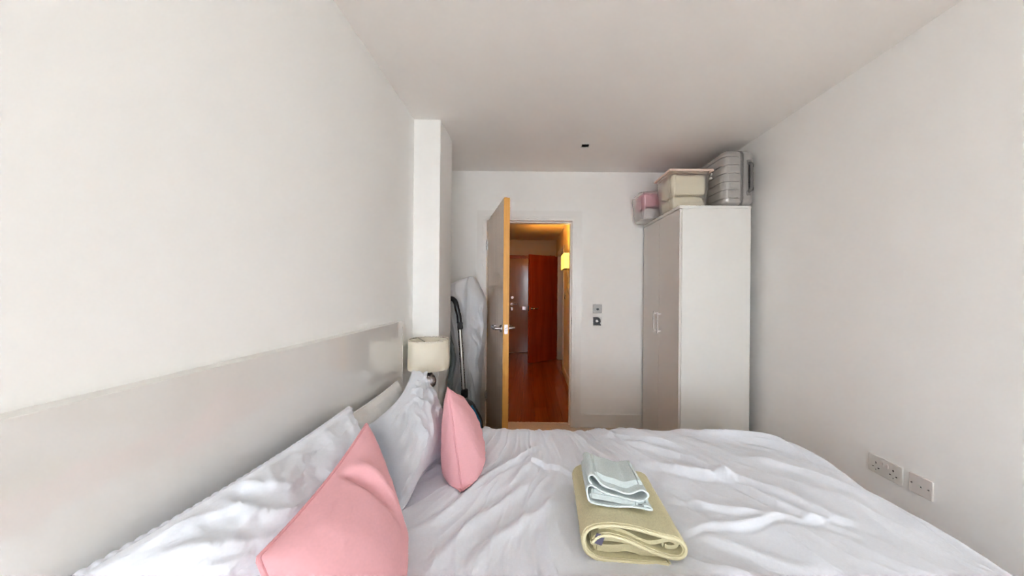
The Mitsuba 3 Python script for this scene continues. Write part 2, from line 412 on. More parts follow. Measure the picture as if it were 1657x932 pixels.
# casing of the side doorway
structroot('trim_2', 'white casing of the side doorway in the hallway')
add('trim_2__casing', cat(box(hx1 - 0.016, hx1 - 0.0005, ry0 - 0.075, ry0, 0, rz + 0.075), box(hx1 - 0.016, hx1 - 0.0005, ry1, ry1 + 0.075, 0, rz + 0.075), box(hx1 - 0.016, hx1 - 0.0005, ry0, ry1, rz, rz + 0.075)), M_TRIM)
add('trim_2__lining', cat(box(hx1 - 0.001, hx1 + WT, ry0, ry0 + 0.02, 0, rz), box(hx1 - 0.001, hx1 + WT, ry1 - 0.02, ry1, 0, rz), box(hx1 - 0.001, hx1 + WT, ry0 + 0.02, ry1 - 0.02, rz - 0.02, rz)), M_TRIM)
# the red brown door standing open in the hallway
P0, P1 = np.array([0.535, 6.16]), np.array([-0.002, 5.75])
d2 = P1 - P0; w2 = float(np.linalg.norm(d2)); d2 /= w2
L2 = leaf_frame(P0[0], P0[1], d2, np.array([-d2[1], d2[0]]))      # local y towards the camera
structroot('door_2', 'red brown wooden door standing open across the hallway')
add('door_2__leaf', put(cbox(0.0, w2, -0.04, 0.0, 0.012, 1.985, 0.0015), L2), M_MAHOG)
for y, s in ((0.0, 1), (-0.04, -1)):
    rose, bar = lever(w2 - 0.06, 1.0, y, s, -1.0 if s > 0 else -1.0, 0.10)
    a = add('door_2__handle', put(bar, L2), M_CHROME, 40)
    labels[a] = {'label': 'chrome lever handle'}
    add(a + '__rose', put(rose, L2), M_CHROME, 40)
k = add('door_2__latch_plate', put(box(w2 - 0.0005, w2 + 0.001, -0.032, -0.008, 0.96, 1.05), L2), M_BLACK)
labels[k] = {'label': 'dark latch plate'}
# a lever with a black guard seen past the open door's edge
# the front door at the hallway's end
structroot('door_3', 'glossy dark brown front door at the end of the hallway')
fx0, fx1, fz3 = -0.46, 0.46, 2.00
add('door_3__frame', cat(box(fx0 - 0.07, fx0, hy1 - 0.03, hy1 - 0.001, 0, fz3 + 0.07), box(fx1, fx1 + 0.07, hy1 - 0.03, hy1 - 0.001, 0, fz3 + 0.07), box(fx0, fx1, hy1 - 0.03, hy1 - 0.001, fz3, fz3 + 0.07)), M_MAHOG)
add('door_3__leaf', cbox(fx0 + 0.003, fx1 - 0.003, hy1 - 0.022, hy1 - 0.001, 0.014, fz3 - 0.003, 0.0015), M_DARKDOOR)
F3 = np.eye(4); F3[:3, 3] = (0, hy1 - 0.022, 0); F3[1, 1] = -1.0
rose, bar = lever(-0.375, 1.035, 0.0, 1, 1.0, 0.10)
k = add('door_3__handle', put(bar, F3), M_CHROME, 40); labels[k] = {'label': 'chrome lever handle'}
add(k + '__rose', put(rose, F3), M_CHROME, 40)
k = add('door_3__deadlock', put(cyl((-0.365, 0, 1.175), (-0.365, 0.014, 1.175), 0.03, 24), F3), M_CHROME, 40); labels[k] = {'label': 'round chrome deadlock'}
k = add('door_3__escutcheon', put(totri(rbox(-0.395, -0.355, -0.004, 0.008, 0.90, 0.97, 0.004, 12)), F3), M_CHROME, 40); labels[k] = {'label': 'chrome keyhole plate'}
# a chrome and black door closer block on the front door
k = add('door_3__chain_guard', put(totri(rbox(-0.01, 0.11, 0.0, 0.03, 0.915, 0.985, 0.006, 12)), F3), M_BLACK, 40); labels[k] = {'label': 'black door chain guard'}
k = add('door_3__chain_keeper', put(totri(rbox(-0.16, -0.075, 0.0, 0.025, 0.905, 0.995, 0.006, 12)), F3), M_CHROME, 40); labels[k] = {'label': 'chrome door chain keeper'}

# wall lamp in the hallway (the lamp's own light is here)
sx0, sx1, sy0, sy1, sz0, sz1 = 0.415, 0.548, 3.86, 4.24, 1.605, 1.795
sh = mbox(sx0, sx1, sy0, sy1, sz0, sz1) - mbox(sx0 + 0.004, sx1 - 0.004, sy0 + 0.004, sy1 - 0.004, sz0 - 0.01, sz1 + 0.01)
add('wall_lamp__shade', totri(sh), M_SHADE, emitter={'type': 'area', 'radiance': rgb(1.5, 0.92, 0.13)})
labels['wall_lamp__shade'] = {'label': 'glowing yellow rectangular shade'}
bulb = trimesh.creation.icosphere(2, 0.03); bulb.apply_translation((0.485, 4.05, 1.71))
add('wall_lamp__bulb', bulb, M_SHADE, True, emitter={'type': 'area', 'radiance': rgb(8600, 3500, 520)})
add('wall_lamp__bracket', cat(totri(rbox(hx1 - 0.012, hx1 - 0.0005, 4.02, 4.08, 1.22, 1.50, 0.004, 12)), tube(spline([(hx1 - 0.01, 4.05, 1.30), (0.52, 4.05, 1.29), (0.49, 4.05, 1.34), (0.50, 4.05, 1.44), (0.485, 4.05, 1.54), (0.485, 4.05, 1.68)], 40), 0.009, 12), box(sx0 + 0.0045, sx1 - 0.0045, sy0 + 0.0045, sy1 - 0.0045, 1.606, 1.610)), M_BRASS, 40)
labels['wall_lamp__bracket'] = {'label': 'brass bracket'}
tag('wall_lamp', 'lit wall lamp with a glowing yellow shade on a brass bracket in the hallway', 'lamp')
sp = totri(rbox(hx1 - 0.010, hx1 - 0.0005, 4.93, 5.01, 1.20, 1.29, 0.004, 12))
add('hallway_switch__plate', sp, M_STEEL, 40)
add('hallway_switch__rocker', box(hx1 - 0.014, hx1 - 0.009, 4.955, 4.985, 1.215, 1.275), M_BLACK)
tag('hallway_switch', 'small dark light switch on the hallway wall under the wall lamp', 'switch')

# ------------------------------------------------------------------ wall plates of the bedroom
wx, wz = 0.664, 1.16
add('light_switch__plate', totri(rbox(wx - 0.044, wx + 0.044, YB - 0.008, YB - 0.0005, wz - 0.044, wz + 0.044, 0.003, 12)), M_SATIN, 40)
add('light_switch__knob', lathe([(0, 0), (0.012, 0), (0.0115, 0.012), (0, 0.012)], (0, 0, 0), 24).apply_transform(trimesh.transformations.rotation_matrix(math.pi / 2, (1, 0, 0))).apply_translation((wx + 0.002, YB - 0.008, wz - 0.004)), M_DARKGREY, 40)
tag('light_switch', 'brushed steel square switch plate with a small round button, upper of two beside the doorway', 'switch')
wz2 = wz - 0.121
add('thermostat__plate', totri(rbox(wx - 0.040, wx + 0.046, YB - 0.009, YB - 0.0005, wz2 - 0.042, wz2 + 0.042, 0.003, 12)), M_WHITEPL, 40)
dsh = sg.Polygon([(-0.04, -0.041)] + [(-0.04, 0.041), (-0.005, 0.041)] + [(-0.005 + 0.038 * math.sin(t), 0.003 + 0.038 * math.cos(t)) for t in np.linspace(0.1, 2.2, 14)] + [(0.038, -0.041)])
dm = extrude(dsh, 0.004); dm.apply_transform(trimesh.transformations.rotation_matrix(math.pi / 2, (1, 0, 0))); dm.apply_translation((wx, YB - 0.009, wz2))
k = add('thermostat__dial_panel', dm, M_BLACK); labels[k] = {'label': 'black dial panel with one rounded corner'}
kb = lathe([(0, 0), (0.013, 0), (0.012, 0.01), (0, 0.011)], (0, 0, 0), 24); kb.apply_transform(trimesh.transformations.rotation_matrix(math.pi / 2, (1, 0, 0))); kb.apply_translation((wx - 0.005, YB - 0.013, wz2 + 0.002))
k = add('thermostat__knob', kb, M_WHITEPL, 40); labels[k] = {'label': 'round white knob'}
tag('thermostat', 'small white control with a black panel and a round white knob, below the steel switch', 'thermostat')

# sockets on the right wall
sxw = XR - 0.0005


def wall_plate(key, y0, y1, z0, z1, m):
    return add(key + '__plate', totri(rbox(sxw - 0.009, sxw, y0, y1, z0, z1, 0.004, 16)), m, 40)


y0, y1, z0, z1 = 1.437, 1.583, 0.463, 0.549
wall_plate('double_socket', y0, y1, z0, z1, M_WHITEPL)
for yc in (1.473, 1.547):
    add('double_socket__pin_holes', cat(box(sxw - 0.0098, sxw - 0.008, yc - 0.0022, yc + 0.0022, 0.511, 0.519), box(sxw - 0.0098, sxw - 0.008, yc - 0.0155, yc - 0.0095, 0.491, 0.4955), box(sxw - 0.0098, sxw - 0.008, yc + 0.0095, yc + 0.0155, 0.491, 0.4955), box(sxw - 0.0098, sxw - 0.008, yc - 0.002, yc + 0.002, 0.4795, 0.4835)), M_SLOT)
for yc in (1.499, 1.521):
    add('double_socket__rocker', totri(rbox(sxw - 0.0125, sxw - 0.007, yc - 0.007, yc + 0.007, 0.513, 0.533, 0.002, 10)), M_WHITEPL2, 40)
tag('double_socket', 'white double power socket low on the right wall, the farther plate', 'socket')
y0, y1, z0, z1 = 1.330, 1.415, 0.466, 0.550
wall_plate('telephone_socket', y0, y1, z0, z1, M_WHITEPL2)
for yc in (1.343, 1.402):
    k = add('telephone_socket__screw', cyl((sxw - 0.0105, yc, 0.508), (sxw - 0.008, yc, 0.508), 0.0032, 14), M_STEEL, 40)
add('telephone_socket__port', cat(box(sxw - 0.0100, sxw - 0.008, 1.364, 1.381, 0.502, 0.513)), M_WHITEPL)
add('telephone_socket__port_shutter', cat(box(sxw - 0.0104, sxw - 0.0095, 1.366, 1.371, 0.503, 0.508)), M_DARKGREY)
tag('telephone_socket', 'white single telephone socket with two screws on the right wall, nearer than the double socket', 'socket')

# ------------------------------------------------------------------ headboard, bed
hbx = XL + 0.042
add('headboard__panel', cbox(XL + 0.0005, hbx, -0.13, 1.906, 0.02, 1.146, 0.0015), M_LACQUER)
add('headboard__end_strip', cbox(XL + 0.0005, hbx + 0.001, 1.907, 1.913, 0.02, 1.147, 0.0012), M_TRIM)
tag('headboard', 'long glossy cream lacquered headboard panel against the left wall', 'headboard')

BX0, BX1, BY0, BY1, BZ = -0.745, 1.33, 0.14, 1.70, 0.60
add('bed__base', cbox(-0.74, 1.22, 0.17, 1.66, 0.12, 0.32, 0.01), M_BEDBASE)
add('bed__mattress', totri(rbox(-0.74, 1.22, 0.17, 1.66, 0.322, 0.545, 0.05, 16)), M_COTTON, 40)
for lx in (-0.68, 1.16):
    for ly in (0.23, 1.60):
        add('bed__leg', lathe([(0, 0), (0.022, 0), (0.03, 0.12), (0, 0.12)], (lx, ly, 0), 20), M_BLACK, 40)
tag('bed', 'double bed under the white duvet, its head at the glossy headboard', 'bed')


from scipy.spatial import cKDTree
# the longer creases of the duvet (points on the bed's top in metres), their half width and height
CREASES = [
    ([(0.465, 1.325), (0.657, 1.228), (0.823, 1.154), (0.914, 1.012), (0.987, 0.944)], 0.022, 0.020),
    ([(0.444, 1.466), (0.623, 1.367), (0.732, 1.224), (0.844, 1.011), (0.962, 0.906)], 0.018, 0.015),
    ([(0.862, 1.443), (0.979, 1.296), (1.106, 1.177), (1.17, 1.103)], 0.024, 0.013),
    ([(0.47, 0.961), (0.632, 0.969), (0.789, 0.975), (0.997, 0.963)], 0.013, 0.011),
    ([(0.465, 1.121), (0.604, 1.046), (0.705, 1.002), (0.789, 0.975)], 0.012, 0.010),
    ([(0.513, 0.938), (0.602, 0.88), (0.679, 0.838), (0.74, 0.808)], 0.018, 0.012),
    ([(-0.023, 1.368), (-0.162, 1.193), (-0.282, 0.956), (-0.336, 0.898)], 0.016, 0.013),
    ([(0.053, 1.204), (-0.093, 1.06), (-0.179, 0.938), (-0.241, 0.81)], 0.020, 0.014),
    ([(0.152, 1.116), (-0.015, 0.98), (-0.116, 0.866), (-0.145, 0.8)], 0.022, 0.014),
    ([(-0.033, 1.327), (0.082, 1.291), (0.179, 1.248)], 0.012, 0.010),
    ([(0.449, 1.242), (0.556, 1.104), (0.601, 0.986)], 0.016, 0.009),
    ([(-0.151, 1.209), (-0.038, 1.343), (0.062, 1.479)], 0.013, 0.011),
    ([(0.30, 1.55), (0.52, 1.50), (0.70, 1.42)], 0.016, 0.010),
]


def duvet_mesh():
    R = 0.10                                   # rounding of the edge
    x0, x1, y0, y1 = -0.752, 1.24, 0.17, 1.625   # the flat top
    hang = 0.30
    nu, nv = 560, 480
    U = np.linspace(x0, x1 + 0.157 + hang, nu)
    V = np.linspace(y0 - 0.157 - hang, y1 + 0.157 + hang, nv)
    u, v = np.meshgrid(U, V, indexing='ij')
    # rounded-rectangle distance on the flat cloth
    rc = 0.26
    cx0, cx1, cy0, cy1 = x0 - 9, x1 - rc, y0 + rc, y1 - rc
    qx, qy = np.clip(u, cx0, cx1), np.clip(v, cy0, cy1)
    dx, dy = u - qx, v - qy
    dist = np.hypot(dx, dy)
    nx, ny = dx / np.maximum(dist, 1e-9), dy / np.maximum(dist, 1e-9)
    e = np.maximum(dist - rc, 0)
    base = np.minimum(dist, rc)
    th = np.minimum(e / R, np.pi / 2)
    out = R * np.sin(th)
    down = R * (1 - np.cos(th)) + np.maximum(e - R * np.pi / 2, 0)
    out = out + 0.10 * np.maximum(e - R * np.pi / 2, 0)
    x = qx + nx * (base + out)
    y = qy + ny * (base + out)
    z = BZ - down
    # folds fanning out from the middle of the far edge
    px, py = u - 0.02, v - 2.25
    ang = np.arctan2(px, -py)
    rad = np.hypot(px, py)
    warp = meshkit.fbm(np.stack([u * 2.2, v * 2.2, u * 0 + 3.1], -1), 3, 11) - 0.5
    P = np.stack([ang * 6.0 + warp * 2.2, rad * 0.9 + warp * 1.0, u * 0 + 0.7], -1)
    r1 = ridged(P, 3, 2) ** 2.2
    P2 = np.stack([ang * 13.0 + warp * 3.5, rad * 1.5, u * 0 + 5.7], -1)
    r2 = ridged(P2, 9, 2) ** 3
    P3 = np.stack([ang * 34.0 + warp * 6, rad * 2.6, u * 0 + 2.7], -1)
    r3 = ridged(P3, 19, 1) ** 4
    lump = meshkit.fbm(np.stack([u * 3.1, v * 3.1, u * 0 + 1.1], -1), 3, 21) - 0.5
    mask = 0.25 + 1.1 * meshkit.noise(np.stack([u * 2.6, v * 2.6, u * 0 + 8], -1), 31)
    cr = 0
    for pts, wd, am in CREASES:
        c_ = spline(pts, 60)
        tree = cKDTree(c_)
        dd, ii = tree.query(np.stack([u + 0.010 * warp, v + 0.010 * warp], -1).reshape(-1, 2))
        tg = np.gradient(c_, axis=0)
        side = np.sign((tg[ii, 0] * (v.ravel() - c_[ii, 1]) - tg[ii, 1] * (u.ravel() - c_[ii, 0])))
        s_ = dd * side
        endf = np.sin(np.pi * np.clip((ii + 1) / 61, 0, 1)) ** 0.6
        prf = np.exp(-(s_ / wd) ** 2) - 0.65 * np.exp(-((s_ + 1.5 * wd) / (0.8 * wd)) ** 2)
        cr = cr + (am * endf * prf).reshape(u.shape)
    h = cr + 0.034 * r1 * mask + 0.030 * r2 * mask + 0.008 * r3 * mask + 0.030 * lump
    h = h * (1 - 0.85 * np.exp(-(np.maximum(np.abs(u - 0.29) - 0.13, 0) / 0.07) ** 2 - (np.maximum(np.abs(v - 1.02) - 0.17, 0) / 0.07) ** 2))
    h = h * (1 - 0.65 * np.clip((e + 0.03) / 0.08, 0, 1) * (dist > rc - 0.03))
    # gentle hump beside the far edge on the right
    h = h + 0.016 * np.exp(-((u - 0.75) / 0.28) ** 2 - ((v - 1.56) / 0.16) ** 2)
    hx = np.where(th > 0, np.sin(th), 0)
    hz = np.cos(th)
    wave = 0.018 * np.sin(14 * (u * np.abs(ny) + v * np.abs(nx)) + 3 * warp) * np.clip(e / 0.25, 0, 1)
    z = z + h * hz
    x = x + nx * (h * hx + wave * hx)
    y = y + ny * (h * hx + wave * hx)
    # keep off the headboard
    x = np.maximum(x, -0.752)
    top = np.stack([x, y, z], -1).reshape(-1, 3)
    f = grid_faces(nu, nv)
    me = trimesh.Trimesh(top, f, process=False)
    n = me.vertex_normals
    if n[len(n) // 2, 2] < 0:
        f = f[:, ::-1]
        me = trimesh.Trimesh(top, f, process=False)
    # underside a little inside, closing the sheet
    n = me.vertex_normals
    under = top - n * 0.02
    under[:, 0] = np.maximum(under[:, 0], -0.752)
    idx = np.arange(nu * nv).reshape(nu, nv)
    loop = np.concatenate([idx[:, 0], idx[-1, 1:], idx[-2::-1, -1], idx[0, -2:0:-1]])
    l2 = np.roll(loop, -1)
    N = nu * nv
    side = np.vstack([np.stack([loop, l2, l2 + N], 1), np.stack([loop, l2 + N, loop + N], 1)])
    me = trimesh.Trimesh(np.vstack([top, under]), np.vstack([f, f[:, ::-1] + N, side]), process=False)
    return me, top.reshape(nu, nv, 3)


dm, DTOP = duvet_mesh()
add('duvet', dm, M_COTTON, True)
tag('duvet', 'crumpled white duvet with fanning creases spread over the bed', 'duvet')
from scipy.spatial import cKDTree
_kd = cKDTree(DTOP.reshape(-1, 3)[:, :2])


def bed_z(x, y, k=12):
    """Height of the duvet's top at (x, y)."""
    _, i = _kd.query(np.stack([np.asarray(x, float).ravel(), np.asarray(y, float).ravel()], 1), k=k)
    return DTOP.reshape(-1, 3)[i, 2].max(1).reshape(np.shape(x))


# ------------------------------------------------------------------ pillows and cushions


def pillow(key, corners, tf, tb, m, mp, pinch=0.07, pinchv=None, wr=0.008, seed=0, pipe=0.005, scallop=False, floor_clip=True, sag=0.0, bend=0.0, n=110, power=0.42, xmin=None, fold=None):
    """A stuffed pillow between four corners (top start, top end, bottom end, bottom start); tf, tb: bulge in front and behind."""
    A, B, C, E = [np.array(c, float) for c in corners]
    s = np.sin(np.linspace(-np.pi / 2, np.pi / 2, n))
    u, v = np.meshgrid(s, s, indexing='ij')
    up = u * (1 - pinch * (1 - v ** 2))
    vp = v * (1 - (pinch if pinchv is None else pinchv) * (1 - u ** 2))
    a, b = (up + 1) / 2, (vp + 1) / 2
    P = ((1 - a) * b)[..., None] * A + (a * b)[..., None] * B + (a * (1 - b))[..., None] * C + ((1 - a) * (1 - b))[..., None] * E
    N = np.cross(B - A + C - E, A - E + B - C)
    N /= np.linalg.norm(N)
    if N[0] < 0: N = -N                          # the front looks away from the headboard
    prof = (np.clip(1 - u ** 2, 0, 1) * np.clip(1 - v ** 2, 0, 1)) ** power
    prof = prof * (1 - sag * v)
    bendv = bend * (1 - u ** 2) * (1 - v ** 2)
    lu, lv = np.linalg.norm(B - A), np.linalg.norm(A - E)
    q = np.stack([u * lu * 4, v * lv * 4, u * 0 + seed], -1)
    w = meshkit.fbm(q, 3, seed) - 0.5
    edge = np.maximum(np.abs(u), np.abs(v))
    env = np.clip((1 - edge) * 6, 0, 1)
    # creases running in from the seams and the corners
    cu = ridged(np.stack([v * lv * 9 + w * 2, u * lu * 1.6, u * 0 + seed + 2], -1), seed + 4, 2) ** 2.5
    cv = ridged(np.stack([u * lu * 9 + w * 2, v * lv * 1.6, u * 0 + seed + 5], -1), seed + 7, 2) ** 2.5
    mu, mv = np.clip(np.abs(u) * 1.5 - 0.2, 0, 1), np.clip(np.abs(v) * 1.5 - 0.2, 0, 1)
    dirn = meshkit.noise(np.stack([u * 1.5, v * 1.5, u * 0 + seed + 9], -1), seed)
    dg = ridged(np.stack([(u * lu + v * lv) * 5 + w * 2.5, (u * lu - v * lv) * 1.4, u * 0 + seed + 3], -1), seed + 12, 2) ** 3
    wrk = wr * (cu * mu + cv * mv + 1.0 * dg * dirn * 1.6 + 2.0 * w)
    if fold is not None:
        wrk = wrk + fold(u, v)
    env = env * (1 - np.abs(u * v) ** 3)
    verts, sides = [], []
    for t, sgn in ((tf, 1), (tb, -1)):
        Q = P + N * (bendv + sgn * prof * t + sgn * wrk * env * (1 if sgn > 0 else 0.5))[..., None]
        verts.append(Q.reshape(-1, 3))
    V = np.vstack(verts)
    fa = grid_faces(n, n)
    me = trimesh.Trimesh(V, np.vstack([fa, fa[:, ::-1] + n * n]), process=False)
    if me.volume < 0: me.invert()
    V = np.array(me.vertices)
    if xmin is not None:
        soft = 0.006 * (meshkit.noise(V * 20, 2) - 0.5)
        V[:, 0] = np.maximum(V[:, 0], xmin + 0.004 + soft)
    if floor_clip:
        z = bed_z(V[:, 0], V[:, 1]) + 0.003
        V[:, 2] = np.maximum(V[:, 2], z)
    me.vertices = V
    add(key + '__cover', me, m, True)
    idx = np.arange(n * n).reshape(n, n)
    loop = np.concatenate([idx[:-1, 0], idx[-1, :-1], idx[:0:-1, -1], idx[0, :0:-1]])
    L = np.array(me.vertices)[loop]
    d = np.r_[0, np.cumsum(np.linalg.norm(np.diff(np.vstack([L, L[:1]]), axis=0), axis=1))]
    cnt = int(d[-1] / (0.003 if scallop else 0.008))
    tt = np.linspace(0, d[-1], cnt, endpoint=False)
    Lp = np.stack([np.interp(tt, d, np.r_[L[:, k], L[0, k]]) for k in range(3)], 1)
    rad = pipe * (0.75 + 0.55 * np.abs(np.sin(tt / 0.019 * np.pi))) if scallop else pipe
    if xmin is not None:
        Lp[:, 0] = np.maximum(Lp[:, 0], xmin + pipe * 1.4)
    add(key + '__piping', tube(Lp, rad, 8, closed=True), mp, True)
    return key


HB = hbx + 0.001
pillow('pillow', [(-0.725, 0.495, 0.872), (-0.70, 1.245, 0.872), (-0.43, 0.99, 0.632), (-0.37, 0.46, 0.632)], 0.10, 0.055, M_PILLOW, M_PILLOW, wr=0.020, seed=5, pipe=0.0075, scallop=True, xmin=HB, sag=0.25)
tag('pillow', 'white pillow with a scalloped trim behind the larger looking pink cushion, nearest the camera', 'pillow')
pillow('pillow_001', [(-0.70, 1.20, 0.845), (-0.715, 1.735, 0.838), (-0.66, 1.70, 0.64), (-0.62, 1.22, 0.64)], 0.05, 0.03, M_GREYPIL, M_GREYPIL, wr=0.008, seed=8, pipe=0.004, xmin=HB)
tag('pillow_001', 'light grey pillow flat against the headboard between the two white pillows', 'pillow')
pillow('pillow_002', [(-0.635, 1.27, 0.792), (-0.655, 1.80, 0.878), (-0.345, 1.37, 0.622), (-0.395, 0.945, 0.610)], 0.140, 0.085, M_PILLOW, M_PILLOW, wr=0.021, seed=15, pipe=0.0045, xmin=HB, pinch=0.06, pinchv=0.22)
tag('pillow_002', 'plump white pillow with one corner pointing up at the lamp, between the pink cushions', 'pillow')


def crease(u, v):
    c = u - 0.02 - 0.30 * (1 - v)
    return (-0.026 * np.exp(-(c / 0.07) ** 2) + 0.012 * np.exp(-((c - 0.16) / 0.10) ** 2)) * np.clip(v + 0.35, 0, 1)


pillow('cushion', [(-0.47, 0.555, 0.868), (-0.490, 0.965, 0.930), (-0.345, 0.82, 0.60), (-0.27, 0.43, 0.60)], 0.105, 0.06, M_PINK, M_PINKPIPE, wr=0.004, seed=22, pipe=0.0045, pinch=0.08, fold=crease, sag=0.15)
tag('cushion', 'larger looking pink square cushion with piped edge, nearest the camera, leaning on the white pillow', 'cushion')
pillow('cushion_001', [(-0.318, 1.245, 0.955), (-0.360, 1.57, 0.825), (-0.265, 1.45, 0.59), (-0.220, 1.090, 0.600)], 0.080, 0.070, M_PINK, M_PINKPIPE, wr=0.009, seed=29, pipe=0.0035, pinch=0.06, sag=0.45)
tag('cushion_001', 'pink cushion standing edge on beside the plump white pillow, farther from the camera', 'cushion')

# ------------------------------------------------------------------ folded towels


LEANZ, YAW = [0.0], [0.0, 0.0]


def ribbon(path, th, y0, y1, seed, n=150, ny=44, amp=0.003, taper=0.0, skew=0.0, lean=0.0):
    """A folded cloth: the line (x, z) thickened to th and drawn out from y0 to y1."""
    p = spline(path, n)
    t = np.gradient(p, axis=0); t /= np.linalg.norm(t, axis=1, keepdims=True)
    nn = np.stack([-t[:, 1], t[:, 0]], 1)
    ca = np.linspace(-np.pi / 2, np.pi / 2, 6)
    cap1 = p[-1] + th / 2 * (np.cos(ca)[:, None] * t[-1] - np.sin(ca)[:, None] * nn[-1])[::-1]
    cap0 = p[0] + th / 2 * (-np.cos(ca)[:, None] * t[0] - np.sin(ca)[:, None] * nn[0])
    ring = np.vstack([p[:-1] + nn[:-1] * th / 2, cap1, (p[:-1] - nn[:-1] * th / 2)[::-1][:-1], cap0])
    m = len(ring)
    Y = np.linspace(0, 1, ny)
    s = Y[:, None]
    cxm = ring[:, 0].mean()
    X = cxm + (ring[None, :, 0] - cxm) * (1 - taper * s) + skew * s
    Z = np.broadcast_to(ring[None, :, 1], X.shape).copy()
    yy = y0 + (y1 - y0) * np.broadcast_to(s, X.shape)
    yy = yy - YAW[0] * (X - YAW[1]) + lean * (Z - LEANZ[0]) * (1 - s)
    q = np.stack([X * 9, yy * 9, Z * 9], -1)
    d = meshkit.fbm(q, 3, seed) - 0.5
    d2 = meshkit.fbm(q * 9, 2, seed + 3) - 0.5
    ends = np.clip(np.minimum(s, 1 - s) * ny / 2.0, 0, 1) ** 0.5
    endr = (1 - ends) * 0.0
    cen = ring.mean(0)
    dirx, dirz = X - X.mean(), Z - cen[1]
    ln = np.hypot(dirx, dirz) + 1e-6
    X = X + dirx / ln * (amp * 2 * d + 0.0012 * d2)
    Z = Z + dirz / ln * (amp * 2 * d + 0.0012 * d2) * np.clip((Z - Z.min()) / 0.02, 0, 1)
    yy = yy + 0.004 * (meshkit.noise(q * 1.3, seed + 8) - 0.5) * (np.abs(s - 0.5) > 0.45)
    V = np.stack([X, yy, Z], -1).reshape(-1, 3)
    i, j = np.meshgrid(np.arange(ny - 1), np.arange(m), indexing='ij')
    j2 = (j + 1) % m
    qd = np.stack([i * m + j, i * m + j2, (i + 1) * m + j2, (i + 1) * m + j], -1).reshape(-1, 4)
    f = [qd[:, [0, 1, 2]], qd[:, [0, 2, 3]]]
    # end caps by earcut on the flat outline
    poly = sg.Polygon(ring)
    k = len(cap1)
    # strip triangulation between the two sides
    left = np.arange(0, n - 1)
    right = np.arange(n - 1 + k, n - 1 + k + n - 2)[::-1]
    tri = []
    for a in range(min(len(left), len(right)) - 1):
        tri += [(left[a], left[a + 1], right[a + 1]), (left[a], right[a + 1], right[a])]
    tri += [(n - 2, n - 1 + q_, n + q_) for q_ in range(k - 1)]
    e0 = len(ring) - 6
    tri += [(0, e0 + q_, e0 + q_ + 1) for q_ in range(5)]
    tri = np.array(tri)
    f += [tri[:, ::-1], tri + (ny - 1) * m]
    me = trimesh.Trimesh(V, np.vstack(f), process=False)
    me.fix_normals()
    front = V[:m]
    return me, np.vstack([p[:, 0], np.full(n, y0 - 0.001), p[:, 1]]).T, front


TS = 0.000447                                  # the big towel's end, drawn in units of this many metres


def tp(pts, x0, zb, s=TS, ref=(235, 862)):
    return [(x0 + (a - ref[0]) * s, zb + (ref[1] - b) * s * 0.84) for a, b in pts]


bz = float(bed_z(np.linspace(0.16, 0.42, 8), np.full(8, 1.0)).max()) - 0.004
TX, TY0, TY1 = 0.150, 0.862, 1.180
LEANZ[0] = bz
YAW[:] = 0.05, 0.28
outer = tp([(752, 852), (600, 852), (440, 846), (320, 832), (262, 790), (246, 730), (262, 668), (330, 628), (430, 618), (600, 640), (760, 680), (838, 712), (858, 760), (835, 800), (780, 808), (640, 768), (520, 716), (430, 690), (330, 700), (300, 735)], TX, bz)
m1, pth, _ = ribbon(outer, 0.0135, TY0, TY1, 41, n=190, amp=0.003, taper=0.03, skew=0.012, lean=0.15)
add('bath_towel__cloth', m1, M_TOWELY, 50)
inner = tp([(350, 672), (440, 666), (540, 700), (630, 738), (720, 728), (790, 722), (818, 745), (790, 765), (735, 752)], TX, bz)
m2, _, _ = ribbon(inner, 0.010, TY0 + 0.012, TY1 - 0.02, 44, n=110, amp=0.002, taper=0.03, skew=0.012, lean=0.15)
add('bath_towel__inner_fold', m2, M_TOWELY, 50)
inner = tp([(330, 790), (420, 800), (520, 790), (620, 815), (720, 826)], TX, bz)
m2, _, _ = ribbon(inner, 0.018, TY0 + 0.016, TY1 - 0.02, 47, n=80, amp=0.003, taper=0.03, skew=0.012, lean=0.15)
add('bath_towel__inner_fold', m2, M_TOWELY, 50)
inner = tp([(330, 742), (420, 738), (520, 752), (640, 790), (740, 815)], TX, bz)
m2, _, _ = ribbon(inner, 0.013, TY0 + 0.018, TY1 - 0.02, 48, n=80, amp=0.002, taper=0.03, skew=0.012, lean=0.15)
add('bath_towel__inner_fold', m2, M_TOWELY, 50)
hp = spline(outer, 160)
k = add('bath_towel__hem', tube(np.stack([hp[:, 0], TY0 - 0.001 + 0.15 * (hp[:, 1] - bz) - YAW[0] * (hp[:, 0] - YAW[1]), hp[:, 1]], 1), 0.0042, 8), M_TOWELYHEM, True)
labels[k] = {'label': 'paler hem along the folded end'}
k = add('bath_towel__care_tag', put(box(-0.012, 0.012, -0.001, 0.001, -0.014, 0.014), trimesh.transformations.translation_matrix((TX + 0.047, TY0 + 0.012, bz + 0.056)) @ trimesh.transformations.rotation_matrix(0.35, (0, 1, 0))), M_TAG)
labels[k] = {'label': 'small dark care tag'}
tag('bath_towel', 'large pale yellow green bath towel folded on the duvet under the small towel', 'towel')

# top of the big towel
mv = np.array(m1.vertices)
tz = float(np.percentile(mv[(mv[:, 1] > 1.0) & (mv[:, 0] > 0.2) & (mv[:, 0] < 0.36), 2], 99.5)) + 0.0035
GS = 0.00047
GX, GY0, GY1 = 0.172, 0.936, 1.10
LEANZ[0] = tz
YAW[:] = 0.12, 0.26


def gp(pts):
    return [(GX + (a - 245) * GS, tz + (508 - b) * GS * 0.60) for a, b in pts]


